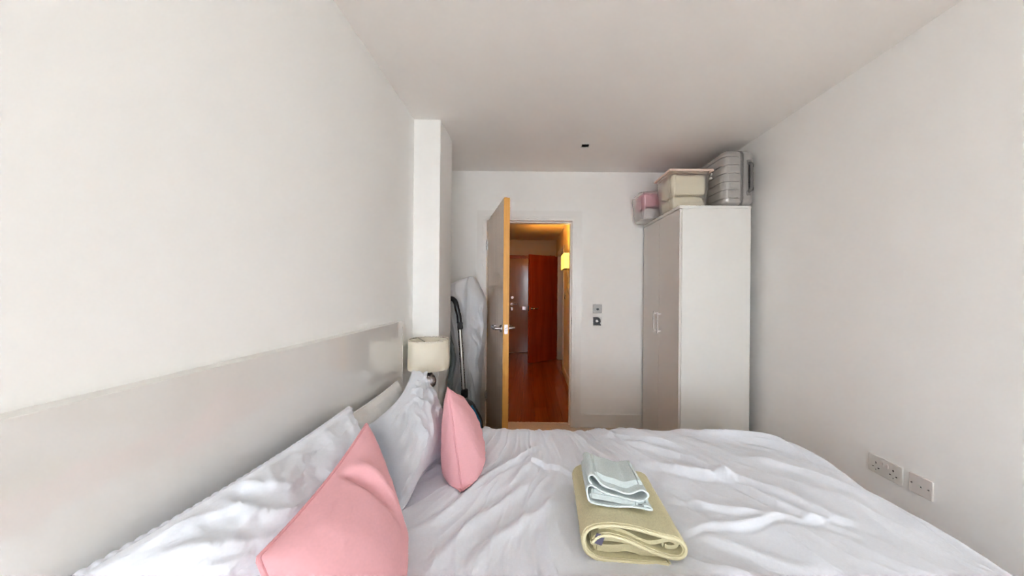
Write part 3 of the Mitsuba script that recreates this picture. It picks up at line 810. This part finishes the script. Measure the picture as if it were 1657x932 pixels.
o = gp([(600, 478), (640, 486), (648, 498), (610, 500), (480, 497), (300, 490), (268, 470), (262, 430), (258, 380), (270, 350), (330, 372), (430, 412), (540, 438), (610, 425), (636, 385), (610, 352), (570, 360), (520, 388), (430, 362), (345, 320), (318, 270), (290, 252), (272, 280), (292, 330)])
m1, _, _ = ribbon(o, 0.0055, GY0, GY1, 61, n=190, amp=0.002, taper=0.05, skew=0.004, lean=0.45)
add('hand_towel__cloth', m1, M_TOWELG, 50)
hp = spline(o, 160)
add('hand_towel__hem', tube(np.stack([hp[:, 0], GY0 - 0.001 + 0.45 * (hp[:, 1] - tz) - YAW[0] * (hp[:, 0] - YAW[1]), hp[:, 1]], 1), 0.0028, 8), M_TOWELGHEM, True)
o = gp([(300, 402), (380, 418), (470, 440), (560, 458), (620, 455)])
m2, _, _ = ribbon(o, 0.012, GY0 + 0.008, GY1 - 0.01, 64, n=70, amp=0.002, taper=0.05, skew=0.004, lean=0.45)
add('hand_towel__inner_fold', m2, M_TOWELG, 50)
o = gp([(285, 440), (380, 452), (470, 464), (560, 476)])
m2, _, _ = ribbon(o, 0.012, GY0 + 0.006, GY1 - 0.01, 66, n=70, amp=0.002, taper=0.05, skew=0.004, lean=0.45)
add('hand_towel__inner_fold', m2, M_TOWELG, 50)
o = gp([(330, 290), (372, 318), (440, 338), (520, 362), (560, 346), (600, 335)])
m2, _, _ = ribbon(o, 0.020, GY0 + 0.022, GY1 - 0.004, 67, n=70, amp=0.003, taper=0.05, skew=0.004, lean=0.45)
add('hand_towel__top_fold', m2, M_TOWELG, 50)
tag('hand_towel', 'small pale blue grey towel folded on top of the yellow green bath towel', 'towel')

# ------------------------------------------------------------------ nightstand and lamp
nx0, nx1, ny0, ny1, nz = -0.755, -0.43, 1.915, 2.165, 0.50
add('nightstand__body', cbox(nx0, nx1, ny0, ny1, 0.06, nz, 0.003), M_WARD)
add('nightstand__drawer', cbox(nx1 + 0.0005, nx1 + 0.018, ny0 + 0.004, ny1 - 0.004, 0.29, nz - 0.006, 0.002), M_WARD)
add('nightstand__drawer_001', cbox(nx1 + 0.0005, nx1 + 0.018, ny0 + 0.004, ny1 - 0.004, 0.07, 0.284, 0.002), M_WARD)
for z in (0.39, 0.18):
    add('nightstand__drawer%s__knob' % ('' if z > 0.3 else '_001'), cyl((nx1 + 0.018, 2.04, z), (nx1 + 0.036, 2.04, z), 0.011, 20), M_CHROME, 40)
for lx in (nx0 + 0.03, nx1 - 0.03):
    for ly in (ny0 + 0.03, ny1 - 0.03):
        add('nightstand__leg', cyl((lx, ly, 0), (lx, ly, 0.06), 0.014, 16), M_CHROME, 40)
tag('nightstand', 'small white nightstand under the cream table lamp beside the headboard', 'nightstand')
lcx, lcy = -0.640, 2.030
SR = 0.127
prof = [(SR, 0.838), (SR - 0.004, 1.022), (SR - 0.0065, 1.022), (SR - 0.003, 0.838), (SR, 0.838)]
add('table_lamp__shade', lathe(prof, (lcx, lcy, 0), 72), M_SHADE, 40)
labels['table_lamp__shade'] = {'label': 'cream fabric drum shade'}
add('table_lamp__shade__ring', cat(tube([(lcx + (SR - 0.006) * math.cos(a), lcy + (SR - 0.006) * math.sin(a), 1.018) for a in np.linspace(0, 2 * math.pi, 60, endpoint=False)], 0.0025, 8, True), *[cyl((lcx, lcy, 0.99), (lcx + (SR - 0.005) * math.cos(a), lcy + (SR - 0.005) * math.sin(a), 1.018), 0.0018, 8) for a in (0.4, 2.5, 4.6)]), M_STEEL, 40)
pr = [(0, 0.50), (0.062, 0.50), (0.062, 0.512), (0.02, 0.522)]
for i, zc in enumerate((0.568, 0.66, 0.752)):
    pr += [(0.014 + 0.034 * math.sin(t), zc - 0.044 * math.cos(t)) for t in np.linspace(0.1, math.pi - 0.1, 13)]
pr += [(0.014, 0.80), (0.014, 0.835), (0.018, 0.84), (0.018, 0.905), (0, 0.905)]
add('table_lamp__base', lathe(pr, (lcx, lcy, 0), 40), M_CHROME, 40)
labels['table_lamp__base'] = {'label': 'chrome beaded base'}
add('table_lamp__collar', lathe([(0, 0.798), (0.024, 0.798), (0.024, 0.826), (0, 0.826)], (lcx, lcy, 0), 32), M_BLACK, 40)
bl = trimesh.creation.icosphere(2, 0.03); bl.apply_translation((lcx, lcy, 0.935))
add('table_lamp__bulb', bl, M_TRIM, True)
tag('table_lamp', 'unlit table lamp with a cream drum shade and chrome base between headboard and pillar', 'lamp')

# ------------------------------------------------------------------ draped duvet in the alcove


def draped_mesh():
    # outline of the hanging cloth by height: (z, left x, right x)
    rows = np.array([(0.10, -0.755, -0.43), (0.30, -0.755, -0.455), (0.45, -0.755, -0.445), (0.60, -0.755, -0.430), (0.75, -0.755, -0.425), (0.88, -0.755, -0.405), (1.02, -0.755, -0.392),
                     (1.14, -0.755, -0.390), (1.24, -0.755, -0.405), (1.32, -0.752, -0.435), (1.38, -0.750, -0.468), (1.425, -0.66, -0.495), (1.455, -0.56, -0.512)])
    nz_, ns = 150, 220
    z = np.linspace(rows[0, 0], rows[-1, 0], nz_)
    xl, xr = np.interp(z, rows[:, 0], rows[:, 1]), np.interp(z, rows[:, 0], rows[:, 2])
    s = np.linspace(0, 2 * np.pi, ns, endpoint=False)
    Z, S = np.meshgrid(z, s, indexing='ij')
    c, w = ((xl + xr) / 2)[:, None], ((xr - xl) / 2)[:, None]
    ca, sa = np.cos(S), np.sin(S)
    X = c + w * np.sign(ca) * np.abs(ca) ** 0.7
    depth = (0.085 * np.clip((1.47 - Z) / 0.25, 0.12, 1) ** 0.5)
    Yc = 2.96
    Y = Yc - depth * np.sign(sa) * np.abs(sa) ** 0.7
    wob = meshkit.fbm(np.stack([X * 3, Z * 2.2, S * 0], -1), 3, 71) - 0.5
    folds = ridged(np.stack([X * 13 + wob * 2.4, Z * 1.3, S * 0 + 4], -1), 73, 2) ** 2
    diag = ridged(np.stack([(X * 0.9 + Z * 0.6) * 10 + wob * 4, (X - Z) * 3, S * 0 + 6], -1), 75, 2) ** 3 * np.clip((X + 0.56) / 0.1, 0, 1)
    front = np.clip(sa, 0, 1)
    Y = Y - front * (0.085 * folds + 0.075 * diag + 0.06 * wob)
    X = X + np.clip(ca, 0, 1) ** 3 * 0.018 * (meshkit.fbm(np.stack([Z * 9, S * 0, S * 0 + 2], -1), 3, 77) - 0.5)
    Y = np.minimum(Y, YB - 0.02)
    X = np.maximum(X, XL + 0.02)
    V = np.stack([X, Y, Z], -1).reshape(-1, 3)
    i, j = np.meshgrid(np.arange(nz_ - 1), np.arange(ns), indexing='ij')
    j2 = (j + 1) % ns
    q = np.stack([i * ns + j, i * ns + j2, (i + 1) * ns + j2, (i + 1) * ns + j], -1).reshape(-1, 4)
    f = np.vstack([q[:, [0, 1, 2]], q[:, [0, 2, 3]]])
    n0 = len(V)
    V = np.vstack([V, [[V[:ns, 0].mean(), Yc, rows[0, 0]], [V[-ns:, 0].mean(), Yc, rows[-1, 0] + 0.004]]])
    jj = np.arange(ns)
    f = np.vstack([f, np.stack([jj * 0 + n0, (jj + 1) % ns, jj], 1), np.stack([jj * 0 + n0 + 1, (nz_ - 1) * ns + jj, (nz_ - 1) * ns + (jj + 1) % ns], 1)])
    me = trimesh.Trimesh(V, f, process=False)
    if me.volume < 0: me.invert()
    return me


add('draped_duvet__cloth', draped_mesh(), M_DRAPE, True)
add('draped_duvet__stand_foot', cat(cyl((-0.70, 2.90, 0.012), (-0.50, 2.90, 0.012), 0.012, 16), cyl((-0.70, 3.02, 0.012), (-0.50, 3.02, 0.012), 0.012, 16), cyl((-0.66, 2.96, 0.0), (-0.66, 2.96, 0.14), 0.011, 12), cyl((-0.54, 2.96, 0.0), (-0.54, 2.96, 0.14), 0.011, 12), cyl((-0.66, 2.90, 0.012), (-0.66, 3.02, 0.012), 0.01, 12), cyl((-0.54, 2.90, 0.012), (-0.54, 3.02, 0.012), 0.01, 12)), M_STEEL, 40)
tag('draped_duvet', 'bunched white duvet hanging upright in the alcove behind the vacuum cleaner', 'duvet')

# ------------------------------------------------------------------ vacuum cleaner
top, bot = np.array([-0.597, 2.70, 1.105]), np.array([-0.498, 2.60, 0.06])
ax = bot - top; wl = np.linalg.norm(ax); ax /= wl
at = lambda t: top + ax * wl * t
add('vacuum_cleaner__wand', cat(cyl(at(0.0), at(0.60), 0.0165, 20), cyl(at(0.58), at(0.97), 0.0145, 20)), M_STEEL, 40)
labels['vacuum_cleaner__wand'] = {'label': 'chrome telescopic tube'}
hp = spline([top + (-0.095, 0.03, 0.135), top + (-0.075, 0.02, 0.155), top + (-0.04, 0.01, 0.135), top + (-0.018, 0.0, 0.075), top, at(0.05)], 40)
add('vacuum_cleaner__handle', tube(hp, np.interp(np.arange(40), [0, 8, 25, 39], [0.017, 0.021, 0.021, 0.02]), 16), M_BLACK, 40)
labels['vacuum_cleaner__handle'] = {'label': 'black curved handle'}
add('vacuum_cleaner__clip', totri(rbox(-0.012, 0.028, -0.03, 0.012, -0.03, 0.03, 0.006, 10).translate(at(0.07))), M_BLACK, 40)
add('vacuum_cleaner__clip', totri(rbox(-0.02, 0.030, -0.022, 0.022, -0.035, 0.035, 0.008, 10).translate(at(0.60))), M_BLACK, 40)
cx, cy = -0.475, 2.46
body = m3.Manifold.batch_hull([m3.Manifold.sphere(r, 40).scale((1, 0.9, 1)).translate((cx + dx, cy, z)) for dx, z, r in ((0, 0.15, 0.125), (0, 0.30, 0.115), (-0.01, 0.41, 0.070))])
add('vacuum_cleaner__body', totri(body), M_BLUE, 50)
labels['vacuum_cleaner__body'] = {'label': 'glossy blue canister'}
rimp = m3.Manifold.batch_hull([m3.Manifold.sphere(r, 40).scale((1, 0.9, 1)).translate((cx + dx, cy, z)) for dx, z, r in ((0, 0.15, 0.131), (0, 0.30, 0.121), (-0.01, 0.412, 0.076))])
ringb = (rimp ^ mbox(cx - 0.3, cx + 0.3, cy - 0.016, cy + 0.016, 0, 0.6)) + (rimp ^ mbox(cx - 0.3, cx + 0.3, cy - 0.2, cy + 0.2, 0.455, 0.6))
add('vacuum_cleaner__rim', totri(ringb), M_DARKGREY, 50)
add('vacuum_cleaner__wheel', cat(cyl((cx - 0.13, cy - 0.02, 0.075), (cx - 0.105, cy - 0.02, 0.075), 0.06, 30)), M_BLACK, 40)
add('vacuum_cleaner__wheel', cat(cyl((cx + 0.105, cy - 0.02, 0.075), (cx + 0.13, cy - 0.02, 0.075), 0.06, 30)), M_BLACK, 40)
add('vacuum_cleaner__floor_head', cat(totri(rbox(bot[0] - 0.13, bot[0] + 0.10, bot[1] - 0.04, bot[1] + 0.05, 0.002, 0.045, 0.014, 16)), cyl(at(0.955), bot + (0, 0, -0.03), 0.019, 16)), M_BLACK, 40)
hp = spline([top + (-0.095, 0.03, 0.135), (-0.700, 2.72, 1.12), (-0.665, 2.64, 0.95), (-0.610, 2.56, 0.80), (-0.590, 2.42, 0.70), (-0.587, 2.36, 0.62), (-0.585, 2.27, 0.55), (-0.59, 2.22, 0.47), (-0.585, 2.25, 0.40), (-0.545, 2.33, 0.37), (-0.50, 2.40, 0.38)], 420)
add('vacuum_cleaner__hose', tube(hp, 0.0185 + 0.0022 * np.sin(np.arange(420) * 1.35), 14), M_HOSE, True)
labels['vacuum_cleaner__hose'] = {'label': 'dark grey ribbed hose'}
tag('vacuum_cleaner', 'vacuum cleaner with a blue canister, chrome tube and black handle behind the open door', 'vacuum cleaner')

# ------------------------------------------------------------------ wardrobe
wx0, wx1, wy0, wy1, wzt = 1.105, 1.632, 2.352, 3.090, 1.975
add('wardrobe__side_panel', cbox(wx0 + 0.020, wx1, wy0 + 0.001, wy0 + 0.019, 0, wzt - 0.022, 0.001), M_WARD)
add('wardrobe__side_panel', cbox(wx0 + 0.020, wx1, wy1 - 0.019, wy1 - 0.001, 0, wzt - 0.022, 0.001), M_WARD)
add('wardrobe__top_panel', cbox(wx0 - 0.004, wx1 + 0.001, wy0 - 0.001, wy1, wzt - 0.022, wzt, 0.0015), M_WARD)
add('wardrobe__back_panel', box(wx1 - 0.008, wx1 - 0.001, wy0 + 0.02, wy1 - 0.02, 0.05, wzt - 0.023), M_WARD)
add('wardrobe__plinth', box(wx0 + 0.04, wx0 + 0.056, wy0 + 0.019, wy1 - 0.019, 0, 0.07), M_WARD)
add('wardrobe__bottom_panel', box(wx0 + 0.022, wx1 - 0.009, wy0 + 0.0195, wy1 - 0.0195, 0.07, 0.088), M_WARD)
ym = (wy0 + wy1) / 2
for i, (a, b) in enumerate(((wy0 + 0.002, ym - 0.0015), (ym + 0.0015, wy1 - 0.002))):
    k = add('wardrobe__door', cbox(wx0, wx0 + 0.0185, a, b, 0.012, wzt - 0.026, 0.0012), M_WARDDOOR)
    yh = ym - 0.040 if i == 0 else ym + 0.040
    hz0, hz1 = 0.985, 1.165
    hb = spline([(wx0, yh, hz0 + 0.012), (wx0 - 0.022, yh, hz0 + 0.012), (wx0 - 0.028, yh, hz0 + 0.02), (wx0 - 0.028, yh, hz1 - 0.02), (wx0 - 0.022, yh, hz1 - 0.012), (wx0, yh, hz1 - 0.012)], 50)
    add(k + '__handle', cat(box(wx0 - 0.030, wx0 - 0.023, yh - 0.005, yh + 0.005, hz0, hz1), box(wx0 - 0.023, wx0, yh - 0.005, yh + 0.005, hz0 + 0.012, hz0 + 0.024), box(wx0 - 0.023, wx0, yh - 0.005, yh + 0.005, hz1 - 0.024, hz1 - 0.012)), M_STEEL)
    labels[k + '__handle'] = {'label': 'slim steel bar handle'}
tag('wardrobe', 'tall off white two door wardrobe with slim steel handles in the far right corner', 'wardrobe')


# ------------------------------------------------------------------ storage tubs on the wardrobe
def tub_mesh(x0, x1, y0, y1, z0, z1, flare=0.025, r=0.03):
    """The thin sheet of a flared open box with rounded corners."""
    base = sg.box(x0 + flare + r, y0 + flare + r, x1 - flare - r, y1 - flare - r)
    rings = []
    prof = [(r * 0.0, z0 + 0.010), (0.0, z0 + 0.012), (flare * 0.9, z1 - 0.03), (flare * 0.9 + 0.006, z1 - 0.028), (flare, z1)]
    angs = np.linspace(0, 2 * np.pi, 49)[:-1]
    cx_, cy_ = (x0 + x1) / 2, (y0 + y1) / 2
    hx_, hy_ = (x1 - x0) / 2 - flare - r, (y1 - y0) / 2 - flare - r
    prof = [(-0.012, z0)] + prof

    def ring(o, z):
        pts = []
        for k in range(4):
            sxk, syk = [(1, 1), (-1, 1), (-1, -1), (1, -1)][k]
            for a in np.linspace(k * np.pi / 2, (k + 1) * np.pi / 2, 9):
                pts.append((cx_ + sxk * hx_ + (r + o) * math.cos(a), cy_ + syk * hy_ + (r + o) * math.sin(a), z))
        return np.array(pts)
    R = np.array([ring(o, z) for o, z in prof])
    nr, m = R.shape[:2]
    V = R.reshape(-1, 3)
    i, j = np.meshgrid(np.arange(nr - 1), np.arange(m), indexing='ij')
    j2 = (j + 1) % m
    q = np.stack([i * m + j, i * m + j2, (i + 1) * m + j2, (i + 1) * m + j], -1).reshape(-1, 4)
    f = np.vstack([q[:, [0, 1, 2]], q[:, [0, 2, 3]]])
    V = np.vstack([V, [[cx_, cy_, z0]]])
    jj = np.arange(m)
    f = np.vstack([f, np.stack([jj * 0 + len(V) - 1, (jj + 1) % m, jj], 1)])
    return trimesh.Trimesh(V, f, process=False)


def lump(x0, x1, y0, y1, z0, z1, seed, amp=0.012, folds=7.0):
    """A soft folded bundle filling a box."""
    m = totri(rbox(x0, x1, y0, y1, z0, z1, min(0.03, (z1 - z0) * 0.35), 12).refine_to_length(0.008))
    v, n = np.array(m.vertices), np.array(m.vertex_normals)
    w = meshkit.fbm(v * 9, 3, seed) - 0.5
    rr = ridged(np.stack([v[:, 2] * 16 + w * 2 + v[:, 0] * 3, v[:, 0] * folds, v[:, 1] * folds], 1), seed + 2, 2) ** 2
    m.vertices = v + n * (amp * (rr - 0.6) + amp * 0.8 * w)[:, None]
    return m


# the larger tub
ax0, ax1, ay0, ay1, az1 = 1.088, 1.415, 2.48, 2.775, 2.285
tz0 = wzt + 0.0005
add('storage_tub__tub', tub_mesh(ax0, ax1, ay0, ay1, tz0, az1 - 0.004, 0.022), M_TUB, 40)
lid = (rbox(ax0 - 0.010, ax1 + 0.010, ay0 - 0.010, ay1 + 0.010, az1 - 0.010, az1 + 0.008, 0.006, 12) + rbox(ax0 + 0.02, ax1 - 0.02, ay0 + 0.02, ay1 - 0.02, az1, az1 + 0.014, 0.006, 12)) - mbox(ax0 - 0.004, ax1 + 0.006, ay0 - 0.004, ay1 + 0.004, az1 - 0.02, az1 - 0.003)
k = add('storage_tub__lid', totri(lid), M_LID, 40); labels[k] = {'label': 'pale peach lid'}
for yc in (ay0 + 0.10,):
    add('storage_tub__clip', totri(rbox(ax1 + 0.004, ax1 + 0.016, ay0 + 0.02, ay1 - 0.06, az1 - 0.032, az1 - 0.012, 0.005, 10)), M_WHITEPL, 40)
    add('storage_tub__clip', totri(rbox(ax1 - 0.002, ax1 + 0.016, ay0 + 0.02, ay1 - 0.06, az1 - 0.062, az1 - 0.045, 0.005, 10)), M_WHITEPL, 40)
tag('storage_tub', 'larger clear storage tub with a pale peach lid and cream bedding on the wardrobe', 'storage box')
add('folded_blanket', lump(ax0 + 0.036, ax1 - 0.036, ay0 + 0.036, ay1 - 0.036, tz0 + 0.006, tz0 + 0.115, 81), M_PALEGREY if False else M_CREAM, 60)
tag('folded_blanket', 'cream folded blanket at the bottom of the larger clear tub', 'blanket')
add('folded_blanket_001', lump(ax0 + 0.030, ax1 - 0.030, ay0 + 0.030, ay1 - 0.030, tz0 + 0.130, tz0 + 0.288, 84, 0.016), M_CREAM, 60)
tag('folded_blanket_001', 'cream crumpled blanket filling the top of the larger clear tub', 'blanket')
# the smaller tub
cx0, cx1, cy0, cy1, cz1 = 0.975, 1.36, 2.800, 3.085, 2.215
add('storage_tub_001__tub', tub_mesh(cx0, cx1, cy0, cy1, tz0, cz1, 0.026, 0.022), M_TUB, 40)
tag('storage_tub_001', 'smaller clear storage tub with pink and grey cloth inside, overhanging the wardrobe front', 'storage box')
add('folded_cloth', lump(cx0 + 0.045, cx1 - 0.045, cy0 + 0.042, cy1 - 0.042, tz0 + 0.006, tz0 + 0.105, 91), M_PALEGREY, 60)
tag('folded_cloth', 'grey and white cloth at the bottom of the smaller clear tub', 'cloth')
add('folded_cloth_001', lump(cx0 + 0.032, cx1 - 0.032, cy0 + 0.030, cy1 - 0.030, tz0 + 0.118, tz0 + 0.245, 93, 0.015), M_ROSE, 60)
tag('folded_cloth_001', 'pink cloth bundled at the top of the smaller clear tub', 'cloth')

# ------------------------------------------------------------------ suitcase
kx0, kx1, ky0, ky1, kz0, kz1 = 1.436, 1.678, 2.372, 2.975, wzt + 0.001, wzt + 0.430
shell = rbox(kx0, kx1, ky0, ky1, kz0, kz1, 0.055, 40)
inner_ = rbox(kx0 + 0.009, kx1 - 0.009, ky0 + 0.009, ky1 - 0.009, kz0 + 0.009, kz1 - 0.009, 0.047, 40)
kxs = kx0 + 0.140
groove = m3.Manifold()
for zc in np.linspace(kz0 + 0.06, kz1 - 0.06, 6):
    for xa, xb in ((kx0 - 0.01, kxs - 0.022), ):
        groove = groove + mbox(xa, xb, ky0 - 0.01, ky1 + 0.01, zc - 0.0045, zc + 0.0045)
case = shell - (groove - inner_)
seam = mbox(kxs - 0.004, kxs + 0.004, ky0 - 0.01, ky1 + 0.01, kz0 - 0.01, kz1 + 0.01)
add('suitcase__shell', totri(case - (seam - inner_)), M_CASE, 35)
labels['suitcase__shell'] = {'label': 'ridged silver grey shell'}
band = (rbox(kx0 - 0.002, kx1 + 0.002, ky0 - 0.002, ky1 + 0.002, kz0, kz1 + 0.002, 0.056, 40) ^ (mbox(kxs - 0.012, kxs - 0.0045, 2, 4, 1, 3) + mbox(kxs + 0.0045, kxs + 0.012, 2, 4, 1, 3))) - inner_
add('suitcase__frame_band', totri(band), M_CASEBAND, 35)
hy = ky0
zc = (kz0 + kz1) / 2
pth = spline([(kxs + 0.050, hy + 0.004, zc - 0.105), (kxs + 0.050, hy - 0.022, zc - 0.098), (kxs + 0.050, hy - 0.030, zc - 0.06), (kxs + 0.050, hy - 0.032, zc), (kxs + 0.050, hy - 0.030, zc + 0.06), (kxs + 0.050, hy - 0.022, zc + 0.098), (kxs + 0.050, hy + 0.004, zc + 0.105)], 50)
add('suitcase__carry_handle', tube(pth, 0.011, 14), M_CASEGREY, 40)
labels['suitcase__carry_handle'] = {'label': 'dark grey carry handle'}
for z_ in (zc - 0.115, zc + 0.115):
    add('suitcase__carry_handle__mount', totri(rbox(kxs + 0.034, kxs + 0.066, hy - 0.008, hy + 0.01, z_ - 0.018, z_ + 0.018, 0.006, 10)), M_CASEBAND, 40)
u_ = rbox(kx1 - 0.052, kx1 - 0.022, hy - 0.016, hy + 0.012, zc - 0.10, zc + 0.10, 0.008, 14) - rbox(kx1 - 0.040, kx1 - 0.010, hy - 0.05, hy + 0.05, zc - 0.075, zc + 0.075, 0.008, 14)
add('suitcase__pull_handle', totri(u_), M_BLACK, 40)
labels['suitcase__pull_handle'] = {'label': 'black retractable pull handle'}
for x_ in (kx0 + 0.05, kx1 - 0.05):
    for z_ in (kz0 + 0.06, kz1 - 0.06):
        add('suitcase__wheel', cat(totri(rbox(x_ - 0.02, x_ + 0.02, ky1 - 0.01, ky1 + 0.02, z_ - 0.022, z_ + 0.022, 0.006, 10)), cyl((x_ - 0.012, ky1 + 0.034, z_), (x_ + 0.012, ky1 + 0.034, z_), 0.024, 20)), M_BLACK, 40)
tag('suitcase', 'silver grey hard shell suitcase with ridges standing on its side on the wardrobe', 'suitcase')
